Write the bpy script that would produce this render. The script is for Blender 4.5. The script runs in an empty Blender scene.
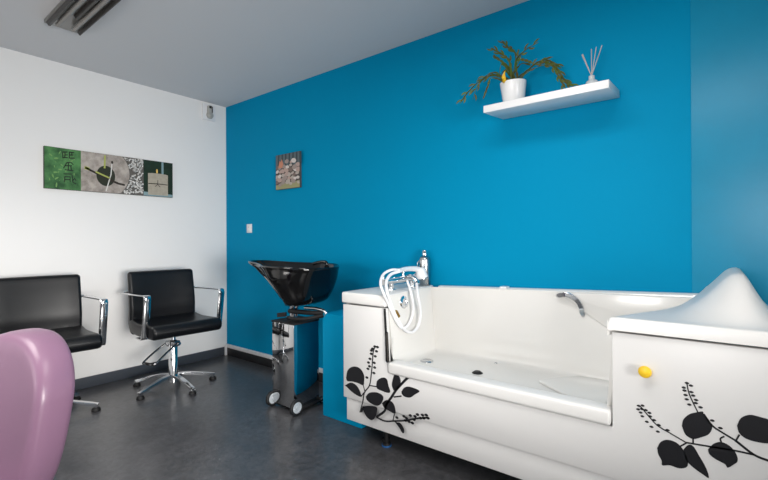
import bpy, bmesh, math, random
from mathutils import Vector, Matrix, noise
random.seed(7)
PI = math.pi
SC = bpy.context.scene
COL = SC.collection

# ------------------------------------------------------------------ camera
cam_data = bpy.data.cameras.new('camera')
cam = bpy.data.objects.new('camera', cam_data); COL.objects.link(cam)
CP = Vector((3.90044, -2.40010, 1.14404)); YAW, PIT, ROL = 0.663518, 0.00131, -0.0049595
_F = Vector((-math.sin(YAW)*math.cos(PIT), math.cos(YAW)*math.cos(PIT), math.sin(PIT)))
_R = Vector((math.cos(YAW), math.sin(YAW), 0)); _U = _R.cross(_F)
_R2 = math.cos(ROL)*_R + math.sin(ROL)*_U; _U2 = -math.sin(ROL)*_R + math.cos(ROL)*_U
mw = Matrix((( _R2.x, _U2.x, -_F.x, CP.x), (_R2.y, _U2.y, -_F.y, CP.y), (_R2.z, _U2.z, -_F.z, CP.z), (0,0,0,1)))
cam.matrix_world = mw
cam_data.sensor_width = 36; cam_data.lens = 36*424.146/768
cam_data.clip_start = 0.02; cam_data.clip_end = 60
SC.camera = cam

# ------------------------------------------------------------------ world, added lamps, exposure
SC.view_settings.view_transform = 'Standard'; SC.view_settings.look = 'None'
SC.view_settings.exposure = 0.0; SC.view_settings.gamma = 1.0; SC.view_settings.use_curve_mapping = False
W = bpy.data.worlds.new('world'); SC.world = W; W.use_nodes = True
W.node_tree.nodes['Background'].inputs[0].default_value = (0.75, 0.87, 1, 1)
W.node_tree.nodes['Background'].inputs[1].default_value = 0.6

def area(name, loc, direction, sx, sy, power, color=(1,1,1), spread=PI):
    d = bpy.data.lights.new(name, 'AREA'); d.shape = 'RECTANGLE'; d.size = sx; d.size_y = sy
    d.energy = power; d.color = color; d.spread = spread
    o = bpy.data.objects.new(name, d); COL.objects.link(o); o.location = loc
    o.rotation_euler = Vector(direction).to_track_quat('-Z', 'Y').to_euler()
    return o
# added area lamps inside the unseen windows; narrow spread dims high and low surfaces
WARM = (1.0, 0.967, 0.925)
area('front_fill', (1.5, -3.62, 1.20), (0, 1, 0), 1.2, .8, 4.0, WARM, math.radians(80))
area('front_fill', (3.55, -3.62, 1.40), (0, 1, 0), 1.0, .6, 4.5, WARM, math.radians(50))
area('right_fill', (5.52, -2.2, 1.00), (-1, .2, 0), 1.4, .8, 29, WARM, math.radians(68))
# two added overhead area lamps, out of view, to balance the room's brightness
area('overhead_fill', (1.65, -2.7, 2.44), (0, 0, -1), 1.2, 1.2, 36, WARM, math.radians(130))
area('overhead_fill', (3.4, -1.5, 2.44), (0, 0, -1), 1.2, .6, 22, WARM, PI)

# ------------------------------------------------------------------ helpers
def lin(h):
    h = h.lstrip('#'); c = [int(h[i:i+2], 16)/255 for i in (0, 2, 4)]
    return tuple(x/12.92 if x <= .04045 else ((x+.055)/1.055)**2.4 for x in c) + (1,)
def mat(name, col, rough=.5, metal=0, spec=.5, coat=0, bump=0, bscale=40, var=0, vscale=6, var_col=None, trans=0, ior=1.45, sheen=0):
    m = bpy.data.materials.new(name); m.use_nodes = True
    nt = m.node_tree; b = nt.nodes['Principled BSDF']
    c = lin(col) if isinstance(col, str) else col
    b.inputs['Base Color'].default_value = c; b.inputs['Roughness'].default_value = rough
    b.inputs['Metallic'].default_value = metal; b.inputs['Specular IOR Level'].default_value = spec
    b.inputs['Coat Weight'].default_value = coat; b.inputs['Coat Roughness'].default_value = .08
    b.inputs['Transmission Weight'].default_value = trans; b.inputs['IOR'].default_value = ior
    b.inputs['Sheen Weight'].default_value = sheen
    tc = None
    if bump or var:
        tc = nt.nodes.new('ShaderNodeTexCoord')
    if bump:
        n = nt.nodes.new('ShaderNodeTexNoise'); n.inputs['Scale'].default_value = bscale; n.inputs['Detail'].default_value = 4
        bp = nt.nodes.new('ShaderNodeBump'); bp.inputs['Strength'].default_value = bump; bp.inputs['Distance'].default_value = .002
        nt.links.new(tc.outputs['Object'], n.inputs['Vector']); nt.links.new(n.outputs['Fac'], bp.inputs['Height']); nt.links.new(bp.outputs['Normal'], b.inputs['Normal'])
    if var:
        n = nt.nodes.new('ShaderNodeTexNoise'); n.inputs['Scale'].default_value = vscale; n.inputs['Detail'].default_value = 6; n.inputs['Roughness'].default_value = .65
        r = nt.nodes.new('ShaderNodeValToRGB'); v2 = lin(var_col) if var_col else tuple(x*(1-var) for x in c[:3])+(1,)
        r.color_ramp.elements[0].color = v2; r.color_ramp.elements[1].color = c
        r.color_ramp.elements[0].position = .35; r.color_ramp.elements[1].position = .65
        nt.links.new(tc.outputs['Object'], n.inputs['Vector']); nt.links.new(n.outputs['Fac'], r.inputs['Fac']); nt.links.new(r.outputs['Color'], b.inputs['Base Color'])
    return m

def obj(name, bm, m, parent=None, smooth=40, recalc=True):
    if recalc: bmesh.ops.recalc_face_normals(bm, faces=bm.faces)
    me = bpy.data.meshes.new(name); bm.to_mesh(me); bm.free()
    for mm in (m if isinstance(m, (list, tuple)) else [m]): me.materials.append(mm)
    if smooth:
        me.polygons.foreach_set('use_smooth', [True]*len(me.polygons)); me.set_sharp_from_angle(angle=math.radians(smooth))
    o = bpy.data.objects.new(name, me); COL.objects.link(o)
    if parent: o.parent = parent
    return o
def empty(name, loc, rz=0):
    o = bpy.data.objects.new(name, None); COL.objects.link(o); o.location = loc; o.rotation_euler = (0, 0, rz); o.empty_display_size = .1
    return o
def tag(o, label, cat, group=None):
    o['label'] = label; o['category'] = cat
    if group: o['group'] = group
    return o
def struct(name, bm, m, smooth=30):
    o = obj(name, bm, m, None, smooth); o['kind'] = 'structure'; return o

def box(bm, a, b, bev=0, seg=2, mi=0):
    a, b = Vector(a), Vector(b); lo = Vector(map(min, a, b)); hi = Vector(map(max, a, b))
    t = bmesh.new(); bmesh.ops.create_cube(t, size=1)
    for v in t.verts: v.co = lo + Vector(((v.co.x+.5)*(hi.x-lo.x), (v.co.y+.5)*(hi.y-lo.y), (v.co.z+.5)*(hi.z-lo.z)))
    if bev: bmesh.ops.bevel(t, geom=list(t.edges), offset=bev, segments=seg, affect='EDGES', profile=.5)
    merge(bm, t, mi)
def merge(bm, t, mi=0, M=None):
    if M is not None: bmesh.ops.transform(t, matrix=M, verts=t.verts)
    mp = {v: bm.verts.new(v.co) for v in t.verts}
    for f in t.faces:
        try:
            nf = bm.faces.new([mp[v] for v in f.verts]); nf.material_index = mi
        except ValueError: pass
    t.free()
def cyl(bm, p, q, r, r2=None, n=24, bev=0, mi=0):
    p, q = Vector(p), Vector(q); d = q-p
    t = bmesh.new(); bmesh.ops.create_cone(t, cap_ends=True, segments=n, radius1=r, radius2=r if r2 is None else r2, depth=d.length)
    if bev:
        ed = [e for e in t.edges if len(e.link_faces) == 2 and any(len(f.verts) > 4 for f in e.link_faces)]
        bmesh.ops.bevel(t, geom=ed, offset=bev, segments=2, affect='EDGES')
    merge(bm, t, mi, Matrix.Translation((p+q)/2) @ d.to_track_quat('Z', 'Y').to_matrix().to_4x4())
def lathe(bm, prof, c=(0,0,0), n=32, mi=0, M=None):
    t = bmesh.new(); rings = []
    for r, z in prof:
        rings.append([t.verts.new((r*math.cos(2*PI*i/n), r*math.sin(2*PI*i/n), z)) for i in range(n)] if r > 1e-6 else [t.verts.new((0, 0, z))])
    for a, b in zip(rings, rings[1:]):
        for i in range(n):
            j = (i+1) % n
            if len(a) == 1 and len(b) == 1: continue
            if len(a) == 1: t.faces.new((a[0], b[i], b[j]))
            elif len(b) == 1: t.faces.new((a[i], b[0], a[j]))
            else: t.faces.new((a[i], b[i], b[j], a[j]))
    bmesh.ops.recalc_face_normals(t, faces=t.faces)
    merge(bm, t, mi, (M if M is not None else Matrix.Identity(4)) if M is not None else Matrix.Translation(c))
def catmull(P, n=8):
    P = [Vector(p) for p in P]; Q = [P[0]*2-P[1]] + P + [P[-1]*2-P[-2]]; out = []
    for i in range(1, len(Q)-2):
        a, b, c, d = Q[i-1:i+3]
        for k in range(n):
            t = k/n
            out.append(.5*((2*b)+(c-a)*t+(2*a-5*b+4*c-d)*t*t+(3*b-a-3*c+d)*t**3))
    out.append(P[-1]); return out
def tube(bm, P, r, n=10, mi=0, caps=True):
    """round tube along points; r is a number or a list"""
    P = [Vector(p) for p in P]; rr = r if isinstance(r, (list, tuple)) else [r]*len(P)
    rings = []; up = None
    for i, p in enumerate(P):
        d = (P[min(i+1, len(P)-1)]-P[max(i-1, 0)]).normalized()
        if up is None: up = Vector((0, 0, 1)) if abs(d.z) < .9 else Vector((1, 0, 0))
        s = d.cross(up).normalized(); up = s.cross(d).normalized()
        rings.append([bm.verts.new(p + rr[i]*(math.cos(2*PI*k/n)*s + math.sin(2*PI*k/n)*up)) for k in range(n)])
    for a, b in zip(rings, rings[1:]):
        for k in range(n):
            f = bm.faces.new((a[k], a[(k+1) % n], b[(k+1) % n], b[k])); f.material_index = mi
    if caps:
        for R in (rings[0], rings[-1]): bm.faces.new(R).material_index = mi
def strap(bm, P, w, th, side, mi=0):
    """flat bar of width w (along side) and thickness th along points"""
    P = [Vector(p) for p in P]; side = Vector(side).normalized(); rings = []
    for i, p in enumerate(P):
        d = (P[min(i+1, len(P)-1)]-P[max(i-1, 0)]).normalized(); nn = d.cross(side).normalized()
        ww = w[i] if isinstance(w, (list, tuple)) else w
        rings.append([bm.verts.new(p + sx*ww/2*side + sn*th/2*nn) for sx, sn in ((-1,-1), (1,-1), (1,1), (-1,1))])
    for a, b in zip(rings, rings[1:]):
        for k in range(4): bm.faces.new((a[k], a[(k+1) % 4], b[(k+1) % 4], b[k])).material_index = mi
    for R in (rings[0], rings[-1]): bm.faces.new(R).material_index = mi
def prism(bm, poly, frame, depth, bev=0, mi=0, seg=2):
    """extrude a 2-D polygon: frame(u, v, w) -> point, w from 0 to depth"""
    t = bmesh.new()
    a = [t.verts.new(frame(u, v, 0)) for u, v in poly]; b = [t.verts.new(frame(u, v, depth)) for u, v in poly]
    t.faces.new(a); t.faces.new(b[::-1]); n = len(poly)
    for i in range(n): t.faces.new((a[i], b[i], b[(i+1) % n], a[(i+1) % n]))
    bmesh.ops.recalc_face_normals(t, faces=t.faces)
    if bev: bmesh.ops.bevel(t, geom=list(t.edges), offset=bev, segments=seg, affect='EDGES', profile=.5)
    merge(bm, t, mi)
def loft(bm, rings, close=True, caps=False, mi=0):
    R = [[bm.verts.new(p) for p in r] for r in rings]
    for a, b in zip(R, R[1:]):
        n = len(a)
        for k in range(n if close else n-1):
            bm.faces.new((a[k], a[(k+1) % n], b[(k+1) % n], b[k])).material_index = mi
    if caps:
        bm.faces.new(R[0]).material_index = mi; bm.faces.new(R[-1]).material_index = mi
    return R
def sstep(a, b, x):
    t = max(0, min(1, (x-a)/(b-a))); return t*t*(3-2*t)
def B(): return bmesh.new()
LEAF_A = [
  [(2.229, 0.3575), (2.239, 0.398), (2.263, 0.4236), (2.301, 0.4361), (2.34, 0.4292), (2.364, 0.4003), (2.365, 0.3661), (2.358, 0.3424), (2.319, 0.347), (2.277, 0.3471), (2.239, 0.3422)],
  [(2.219, 0.3124), (2.266, 0.3391), (2.308, 0.3307), (2.334, 0.304), (2.341, 0.2749), (2.296, 0.2804), (2.258, 0.2948), (2.235, 0.3071)],
  [(2.451, 0.3562), (2.459, 0.389), (2.497, 0.4126), (2.524, 0.4086), (2.533, 0.3798), (2.546, 0.3482), (2.527, 0.3376), (2.485, 0.3405), (2.459, 0.3445)],
  [(2.569, 0.3584), (2.557, 0.3849), (2.566, 0.4233), (2.577, 0.4451), (2.598, 0.4452), (2.614, 0.4224), (2.609, 0.393), (2.59, 0.3681)],
  [(2.619, 0.3639), (2.638, 0.3886), (2.672, 0.3996), (2.73, 0.3915), (2.702, 0.3668), (2.672, 0.3448), (2.638, 0.3423), (2.622, 0.3517)],
  [(2.376, 0.284), (2.403, 0.3106), (2.45, 0.3237), (2.487, 0.3195), (2.5, 0.3037), (2.485, 0.2708), (2.455, 0.2518), (2.415, 0.2546), (2.385, 0.2668)],
  [(2.49, 0.2747), (2.519, 0.2973), (2.55, 0.2992), (2.573, 0.2809), (2.579, 0.2406), (2.54, 0.2441), (2.507, 0.2519)],
  [(2.352, 0.2232), (2.397, 0.2381), (2.452, 0.2442), (2.455, 0.218), (2.437, 0.1784), (2.413, 0.1639), (2.384, 0.1731), (2.362, 0.1953)],
  [(2.579, 0.1936), (2.608, 0.1998), (2.63, 0.1812), (2.635, 0.1593), (2.624, 0.1511), (2.605, 0.1718)]]
STEM_A = [
  (0.0017, [(2.333, 0.1853), (2.355, 0.2532), (2.367, 0.3042), (2.403, 0.3504), (2.416, 0.4103), (2.425, 0.4802), (2.431, 0.5355), (2.443, 0.57)]),
  (0.0014, [(2.358, 0.3424), (2.37, 0.3119)]),
  (0.0014, [(2.341, 0.2763), (2.365, 0.3038)]),
  (0.0014, [(2.451, 0.3548), (2.407, 0.3511)]),
  (0.0031, [(2.666, 0.4506), (2.625, 0.4092), (2.585, 0.3645), (2.552, 0.318), (2.518, 0.2707), (2.506, 0.2346), (2.45, 0.1896)]),
  (0.0017, [(2.619, 0.3407), (2.568, 0.3243)]),
  (0.0020, [(2.45, 0.1896), (2.51, 0.1835), (2.568, 0.1985), (2.64, 0.2197), (2.717, 0.2507), (2.783, 0.2713)]),
  (0.0014, [(2.568, 0.2011), (2.595, 0.1913)]),
  (0.0014, [(2.573, 0.2377), (2.563, 0.1998)]),
  (0.0031, [(2.361, 0.2254), (2.342, 0.1904)])]
BUD_A = [(2.417, 0.5264), (2.454, 0.5459), (2.408, 0.4976), (2.445, 0.5174), (2.397, 0.4752), (2.438, 0.4809), (2.393, 0.4403), (2.441, 0.4558), (2.385, 0.3907), (2.435, 0.4249), (2.426, 0.5551), (2.461, 0.5699), (2.404, 0.4559), (2.443, 0.57), (2.418, 0.5445), (2.634, 0.2399), (2.649, 0.2349), (2.643, 0.2205), (2.665, 0.221), (2.686, 0.219), (2.674, 0.2539), (2.702, 0.257), (2.717, 0.2696), (2.747, 0.2745), (2.769, 0.28), (2.779, 0.2677), (2.735, 0.2566), (2.696, 0.239), (2.589, 0.2222), (2.754, 0.2614)]
LEAF_B = [
  [(3.806, 0.5024), (3.811, 0.526), (3.828, 0.5474), (3.848, 0.5584), (3.864, 0.5649), (3.867, 0.5521), (3.88, 0.5404), (3.889, 0.5227), (3.881, 0.4956), (3.861, 0.4785), (3.837, 0.4656), (3.816, 0.4743)],
  [(3.734, 0.4037), (3.744, 0.4278), (3.764, 0.4416), (3.79, 0.4393), (3.809, 0.4208), (3.821, 0.3903), (3.82, 0.3659), (3.799, 0.353), (3.771, 0.3546), (3.749, 0.3475), (3.747, 0.3633), (3.737, 0.3833)],
  [(3.81, 0.4212), (3.823, 0.4403), (3.837, 0.441), (3.854, 0.4125), (3.872, 0.3777), (3.879, 0.3477), (3.862, 0.3544), (3.836, 0.3696), (3.818, 0.3877)],
  [(3.877, 0.4412), (3.892, 0.4647), (3.912, 0.4763), (3.934, 0.4697), (3.95, 0.4486), (3.953, 0.4268), (3.943, 0.4124), (3.928, 0.3976), (3.921, 0.407), (3.899, 0.4148), (3.882, 0.4261)],
  [(3.952, 0.5411), (3.962, 0.5678), (3.984, 0.5838), (4.009, 0.5829), (4.031, 0.5792), (4.054, 0.5619), (4.062, 0.5373), (4.048, 0.5179), (4.025, 0.505), (3.996, 0.502), (3.972, 0.5063), (3.957, 0.5198)]]
STEM_B = [
  (0.0031, [(4.054, 0.4424), (4.031, 0.4506), (3.993, 0.4599), (3.947, 0.4928)]),
  (0.0024, [(3.947, 0.4928), (3.915, 0.5084), (3.889, 0.5245), (3.866, 0.5578)]),
  (0.0017, [(3.851, 0.5582), (3.836, 0.5928), (3.826, 0.6203), (3.821, 0.6492)]),
  (0.0024, [(3.995, 0.4592), (3.947, 0.4588), (3.879, 0.4527), (3.818, 0.4475)]),
  (0.0017, [(3.818, 0.4475), (3.772, 0.4673), (3.735, 0.4837), (3.709, 0.5099), (3.69, 0.5321), (3.682, 0.5402)]),
  (0.0020, [(3.912, 0.4763), (3.91, 0.4872), (3.92, 0.4975)]),
  (0.0020, [(3.958, 0.5137), (3.95, 0.4937)]),
  (0.0020, [(3.837, 0.4682), (3.837, 0.448)]),
  (0.0020, [(3.8, 0.4286), (3.818, 0.4458)])]
BUD_B = [(3.821, 0.6517), (3.812, 0.6344), (3.832, 0.6453), (3.814, 0.6246), (3.833, 0.6236), (3.817, 0.6099), (3.838, 0.6128), (3.82, 0.5958), (3.846, 0.5994), (3.827, 0.5796), (3.845, 0.5889), (3.858, 0.5776), (3.889, 0.5411), (3.91, 0.5218), (3.678, 0.5402), (3.69, 0.5439), (3.676, 0.5269), (3.688, 0.5309), (3.7, 0.5301), (3.684, 0.5172), (3.711, 0.523), (3.689, 0.505), (3.713, 0.511), (3.703, 0.4888), (3.725, 0.5005), (3.717, 0.4745), (3.739, 0.4865), (3.736, 0.4626), (3.765, 0.4758)]
FROND = [
  [(3.004,-0.100,2.039), (3.042,-0.123,2.118), (3.098,-0.147,2.155), (3.178,-0.170,2.170)],
  [(3.011,-0.100,2.044), (3.027,-0.083,2.163), (2.982,-0.067,2.222), (2.937,-0.050,2.281)],
  [(2.990,-0.100,2.042), (3.003,-0.113,2.131), (2.958,-0.127,2.184), (2.910,-0.140,2.224)],
  [(2.997,-0.100,2.040), (2.970,-0.120,2.124), (2.956,-0.140,2.087), (2.959,-0.160,2.045)],
  [(2.983,-0.100,2.051), (2.915,-0.112,2.096), (2.830,-0.125,2.066), (2.757,-0.138,2.014), (2.712,-0.150,1.959)],
  [(2.990,-0.100,2.049), (2.897,-0.087,2.090), (2.798,-0.073,2.066), (2.751,-0.060,1.989)],
  [(2.968,-0.100,2.061), (2.909,-0.127,2.065), (2.888,-0.153,2.016), (2.870,-0.180,1.947)],
  [(3.028,-0.100,2.040), (3.082,-0.104,2.057), (3.164,-0.108,2.091), (3.241,-0.112,2.043), (3.285,-0.116,1.967), (3.330,-0.120,1.923)],
  [(3.028,-0.100,2.040), (3.090,-0.087,2.070), (3.179,-0.073,2.104), (3.258,-0.060,2.045)],
  [(3.023,-0.100,2.041), (3.055,-0.123,2.114), (3.098,-0.147,2.106), (3.148,-0.170,2.072)],
  [(3.039,-0.100,2.037), (3.130,-0.125,2.057), (3.227,-0.150,2.050), (3.273,-0.175,1.977), (3.311,-0.200,1.902)],
  [(3.004,-0.100,2.046), (2.989,-0.133,2.080), (2.974,-0.167,2.053), (2.992,-0.200,2.005)],
  [(3.011,-0.100,2.051), (3.040,-0.083,2.104), (3.069,-0.067,2.116), (3.098,-0.050,2.100)],
  [(2.997,-0.100,2.047), (2.986,-0.100,2.112), (2.910,-0.100,2.188), (2.918,-0.100,2.172)]]
HOSE = [(2.497,-0.324,0.890), (2.528,-0.328,0.825), (2.528,-0.299,0.728), (2.528,-0.320,0.650), (2.528,-0.384,0.618), (2.528,-0.464,0.647), (2.528,-0.545,0.736), (2.528,-0.594,0.816), (2.528,-0.621,0.874), (2.486,-0.571,0.922), (2.455,-0.488,0.953), (2.455,-0.415,0.964)]
HOSE2 = [(2.492,-0.376,0.887), (2.522,-0.381,0.830), (2.522,-0.367,0.736), (2.522,-0.410,0.670), (2.522,-0.477,0.655), (2.522,-0.537,0.709), (2.522,-0.594,0.791), (2.522,-0.641,0.863), (2.487,-0.624,0.914), (2.445,-0.546,0.956), (2.445,-0.468,0.977), (2.445,-0.390,0.970)]
HEAD = [(2.420,-0.378,0.968), (2.420,-0.091,0.952), (2.420,-0.333,0.900), (2.420,-0.446,0.919), (2.420,-0.119,0.883), (2.420,-0.322,0.775), (2.420,-0.392,0.719)]
# ------------------------------------------------------------------ materials
M_white = mat('white_wall_paint', '#ebeae9', .6, bump=.15, bscale=180)
M_blue = mat('blue_wall_paint', '#008dba', .55, spec=.05, bump=.12, bscale=160)
M_bluepanel = mat('blue_satin_panel', '#0f8db4', .34, spec=.3, bump=.1, bscale=60, var=.08, vscale=2.5)
M_ceil = mat('ceiling_paint', '#d6d6d8', .8, bump=.1, bscale=120)
M_base = mat('dark_baseboard', '#3f444c', .45)
M_base2 = mat('black_baseboard', '#1d1d20', .5)
M_trim = mat('white_trim', '#e6e6e8', .4)
M_acryl = mat('white_acrylic', '#e5e3df', .22, coat=.15)
M_panel = mat('white_panel', '#dddcdb', .35)
M_deck = mat('white_deck', '#e7e6e4', .32, spec=.35)
M_black = mat('black_gloss', '#060607', .12, coat=.4)
M_decal = mat('charcoal_vinyl', '#17171b', .45)
M_rubber = mat('black_rubber', '#131315', .6)
M_chrome = mat('chrome', '#e2e3e5', .09, 1)
M_steel = mat('brushed_steel', '#c4c6c9', .25, 1)
M_mirror = mat('polished_steel', '#cfd0d2', .035, 1)
M_leather = mat('black_leather', '#0b0d11', .36, bump=.25, bscale=260, spec=.42)
M_pink = mat('mauve_vinyl', '#7f6077', .34, bump=.1, bscale=300)
M_yellow = mat('yellow_plastic', '#f2c62e', .35)
M_hose = mat('white_plastic', '#eeeef0', .3)
M_brass = mat('brass', '#a8854a', .35, 1)
M_bluetape = mat('blue_tape', '#245a94', .5)
M_tyre = mat('dark_tyre', '#1a1b1d', .55)
M_hub = mat('grey_hub', '#b9c0c6', .35)
M_alu = mat('silver_bottle', '#b9bcbf', .22, 1)
M_soil = mat('soil', '#2d2218', .9, bump=.8, bscale=80)
M_pot = mat('white_ceramic', '#eeeeef', .25)
M_leaf = mat('olive_leaf', '#56702a', .5, var=.5, vscale=26, var_col='#5a4a20')
M_yleaf = mat('yellow_leaf', '#e0b21c', .5)
M_reed = mat('grey_reed', '#b9aeab', .7)
M_frost = mat('frosted_glass', '#f2f4f5', .25, trans=.45)
M_dark = mat('dark_recess', '#0a0a0b', .6)
M_lum = mat('luminaire_metal', '#8d8b88', .35, .6)
M_lumd = mat('luminaire_dark', '#454341', .5)
M_tubeoff = mat('unlit_tube', '#8f8c88', .4)
M_glass = mat('window_glass', '#ffffff', .0, trans=1, ior=1.45)
M_frame = mat('window_frame_white', '#e8e8e8', .4)

def floor_mat():
    m = mat('grey_vinyl_floor', '#5a5b5e', .29, spec=.85); nt = m.node_tree; b = nt.nodes['Principled BSDF']
    tc = nt.nodes.new('ShaderNodeTexCoord')
    def noise_ramp(scale, c0, c1, p0, p1, det=8, rough=.7):
        n = nt.nodes.new('ShaderNodeTexNoise'); n.inputs['Scale'].default_value = scale; n.inputs['Detail'].default_value = det; n.inputs['Roughness'].default_value = rough
        n.inputs['Distortion'].default_value = .6
        r = nt.nodes.new('ShaderNodeValToRGB'); r.color_ramp.elements[0].color = c0; r.color_ramp.elements[1].color = c1
        r.color_ramp.elements[0].position = p0; r.color_ramp.elements[1].position = p1
        nt.links.new(tc.outputs['Object'], n.inputs['Vector']); nt.links.new(n.outputs['Fac'], r.inputs['Fac']); return n, r
    n1, r1 = noise_ramp(5.5, lin('#454649'), lin('#58585b'), .30, .70)
    n2, r2 = noise_ramp(28, lin('#9a9a9a'), lin('#ffffff'), .34, .64)
    mx = nt.nodes.new('ShaderNodeMix'); mx.data_type = 'RGBA'; mx.blend_type = 'MULTIPLY'; mx.inputs[0].default_value = .75
    nt.links.new(r1.outputs['Color'], mx.inputs[6]); nt.links.new(r2.outputs['Color'], mx.inputs[7])
    nt.links.new(mx.outputs[2], b.inputs['Base Color'])
    bp = nt.nodes.new('ShaderNodeBump'); bp.inputs['Strength'].default_value = .12; bp.inputs['Distance'].default_value = .003
    nt.links.new(n2.outputs['Fac'], bp.inputs['Height']); nt.links.new(bp.outputs['Normal'], b.inputs['Normal'])
    return m
M_floor = floor_mat()

# ------------------------------------------------------------------ room shell
RX, RY, RH = 5.6, -3.75, 2.5
bm = B(); box(bm, (-.1, RY-.1, -.1), (RX+.1, .1, 0)); struct('floor', bm, M_floor, 0)
bm = B(); box(bm, (-.1, RY-.1, RH), (RX+.1, .1, RH+.1)); struct('ceiling', bm, M_ceil, 0)
bm = B(); box(bm, (-.1, RY-.1, 0), (0, .1, RH)); struct('wall_left', bm, M_white, 0)
bm = B(); box(bm, (0, 0, 0), (RX+.1, .1, RH)); struct('wall_back', bm, M_blue, 0)
# front wall with a window opening, right wall with a window opening
def wall_with_hole(name, fr, u0, u1, hu0, hu1, hz0, hz1):
    bm = B()
    for a, b in (((u0, 0), (hu0, RH)), ((hu1, 0), (u1, RH)), ((hu0, 0), (hu1, hz0)), ((hu0, hz1), (hu1, RH))):
        box(bm, fr(a[0], a[1], 0), fr(b[0], b[1], .1))
    struct(name, bm, M_white, 0)
wall_with_hole('wall_front', lambda u, v, w: (u, RY-w, v), -.1, RX+.1, 1.4, 4.1, .65, 2.05)
wall_with_hole('wall_right', lambda u, v, w: (RX+w, u, v), RY, 0, -3.0, -1.0, .5, 2.1)
def window(name, fr, u0, u1, z0, z1):
    bm = B()
    for a, b in (((u0, z0), (u0+.06, z1)), ((u1-.06, z0), (u1, z1)), ((u0, z0), (u1, z0+.06)), ((u0, z1-.06), (u1, z1)), (((u0+u1)/2-.04, z0), ((u0+u1)/2+.04, z1))):
        box(bm, fr(a[0], a[1], .02), fr(b[0], b[1], .08), .004)
    o = struct(name, bm, M_frame)
    bm = B(); box(bm, fr(u0+.05, z0+.05, .045), fr(u1-.05, z1-.05, .055)); obj('pane', bm, M_glass, o, 0)
window('window_1', lambda u, v, w: (u, RY-w, v), 1.4, 4.1, .65, 2.05)
window('window_2', lambda u, v, w: (RX+w, u, v), -3.0, -1.0, .5, 2.1)
bm = B(); box(bm, (0, RY, 0), (.014, 0, .085), .003); struct('baseboard_left', bm, M_base)
bm = B(); box(bm, (.014, -.014, 0), (2.2, 0, .078), .003); struct('baseboard_back', bm, M_base2)
bm = B(); box(bm, (.0, -.02, .078), (2.2, 0, .112), .004); struct('trim_1', bm, M_trim)
bm = B(); box(bm, (.0, -.035, 0), (.03, -.014, .1), .004); struct('trim_2', bm, M_trim)
bm = B(); box(bm, (3.815, -.006, 0), (RX, 0, RH), .001); struct('trim_3', bm, M_bluepanel)
for k, (cx, cy, sx, sy) in enumerate(((1.65, -2.7, .62, .62), (3.4, -1.5, .62, .32))):   # made-up ceiling housings above the two added overhead lamps
    bm = B(); box(bm, (cx-sx, cy-sy, 2.455), (cx+sx, cy+sy, 2.499), .004); struct('trim_%d' % (4+k), bm, M_trim)
# low boxed-in pipe ledge beside the bath, painted like the wall
bm = B(); box(bm, (1.866, -.46, 0), (2.205, 0, .672), .008); struct('wall_ledge', bm, M_blue)

# ------------------------------------------------------------------ bathtub
YF = -.62; TX0, TX1 = 2.207, 4.36
tub = empty('bathtub', (3.1, -.3, 0)); TO = Vector((3.1, -.3, 0))
tag(tub, 'white walk-in bathtub with black leaf decals along the blue wall', 'bathtub')
def tobj(name, bm, m, parent=None, smooth=40):
    par = parent or tub
    off = TO if par is tub else TO
    bmesh.ops.translate(bm, verts=bm.verts, vec=-off)
    return obj(name, bm, m, par, smooth)
fx = lambda u, v, w: (u, YF+w, v)
bm = B(); box(bm, (TX0+.012, YF+.014, .115), (TX1, -.01, .243), .004); tobj('skirt', bm, M_panel)
bm = B()
prism(bm, [(TX0, .247), (TX1, .247), (TX1, .797), (3.592, .797), (3.592, .44), (2.531, .44), (2.515, .782), (TX0, .780)], fx, .03, .004)
box(bm, (TX0, YF+.025, .247), (TX0+.02, -.012, .782), .003)       # left end
box(bm, (TX1-.02, YF+.025, .247), (TX1, -.012, .797), .003)
tobj('front_panel', bm, M_panel)
bm = B(); box(bm, (2.535, YF-.012, .442), (3.588, YF+.07, .503), .014, 4); tobj('door_sill', bm, M_deck)
def rim_z(x): return .851+(x-2.447)*.034
# left deck
bm = B(); prism(bm, [(TX0-.008, YF-.006), (2.518, YF-.006), (2.44, -.05), (2.44, -.004), (TX0-.008, -.004)], lambda u, v, w: (u, v, .788+w), .062, .010, 0, 3); tobj('deck', bm, M_deck)
# back rim
bm = B()
rr = []
for i in range(25):
    x = 2.5+(3.86-2.5)*i/24; z = rim_z(x)
    rr.append([(x, -.004, z-.05), (x, -.004, z-.006), (x, -.01, z), (x, -.04, z), (x, -.052, z-.008), (x, -.055, z-.05)])
loft(bm, rr, True, True); tobj('back_rim', bm, M_deck)
bm = B(); box(bm, (2.915, -.06, rim_z(2.93)-.006), (2.955, -.004, rim_z(2.93)+.008), .003); tobj('rim_clip', bm, M_hose)
# right deck with the raised head end
BX = [(3.592, YF-.004), (3.628, -.54), (3.668, -.45), (3.72, -.355), (3.775, -.26), (3.815, -.17), (3.845, -.10), (3.865, -.05), (3.872, -.004)]
def xb(y):
    for (x0, y0), (x1, y1) in zip(BX, BX[1:]):
        if y <= y1: return x0+(x1-x0)*(y-y0)/(y1-y0)
    return BX[-1][0]
HP = [(3.5, .853), (3.70, .855), (3.76, .862), (3.80, .877), (3.844, .908), (3.878, .941), (3.929, 1.001), (3.949, 1.016), (3.974, 1.019), (3.989, 1.006), (4.0, .985), (4.021, .943), (4.047, .897), (4.075, .862), (4.12, .853), (4.5, .853)]
HC = catmull([(x, z, 0) for x, z in HP], 6)
def hump(x):
    for p, q in zip(HC, HC[1:]):
        if x <= q.x: return p.y+(q.y-p.y)*(x-p.x)/(q.x-p.x)
    return .853
def deck_z(x, y):
    g = sstep(-.615, -.38, y)
    return .853+(hump(x)-.853)*g
bm = B(); rows = []
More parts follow.
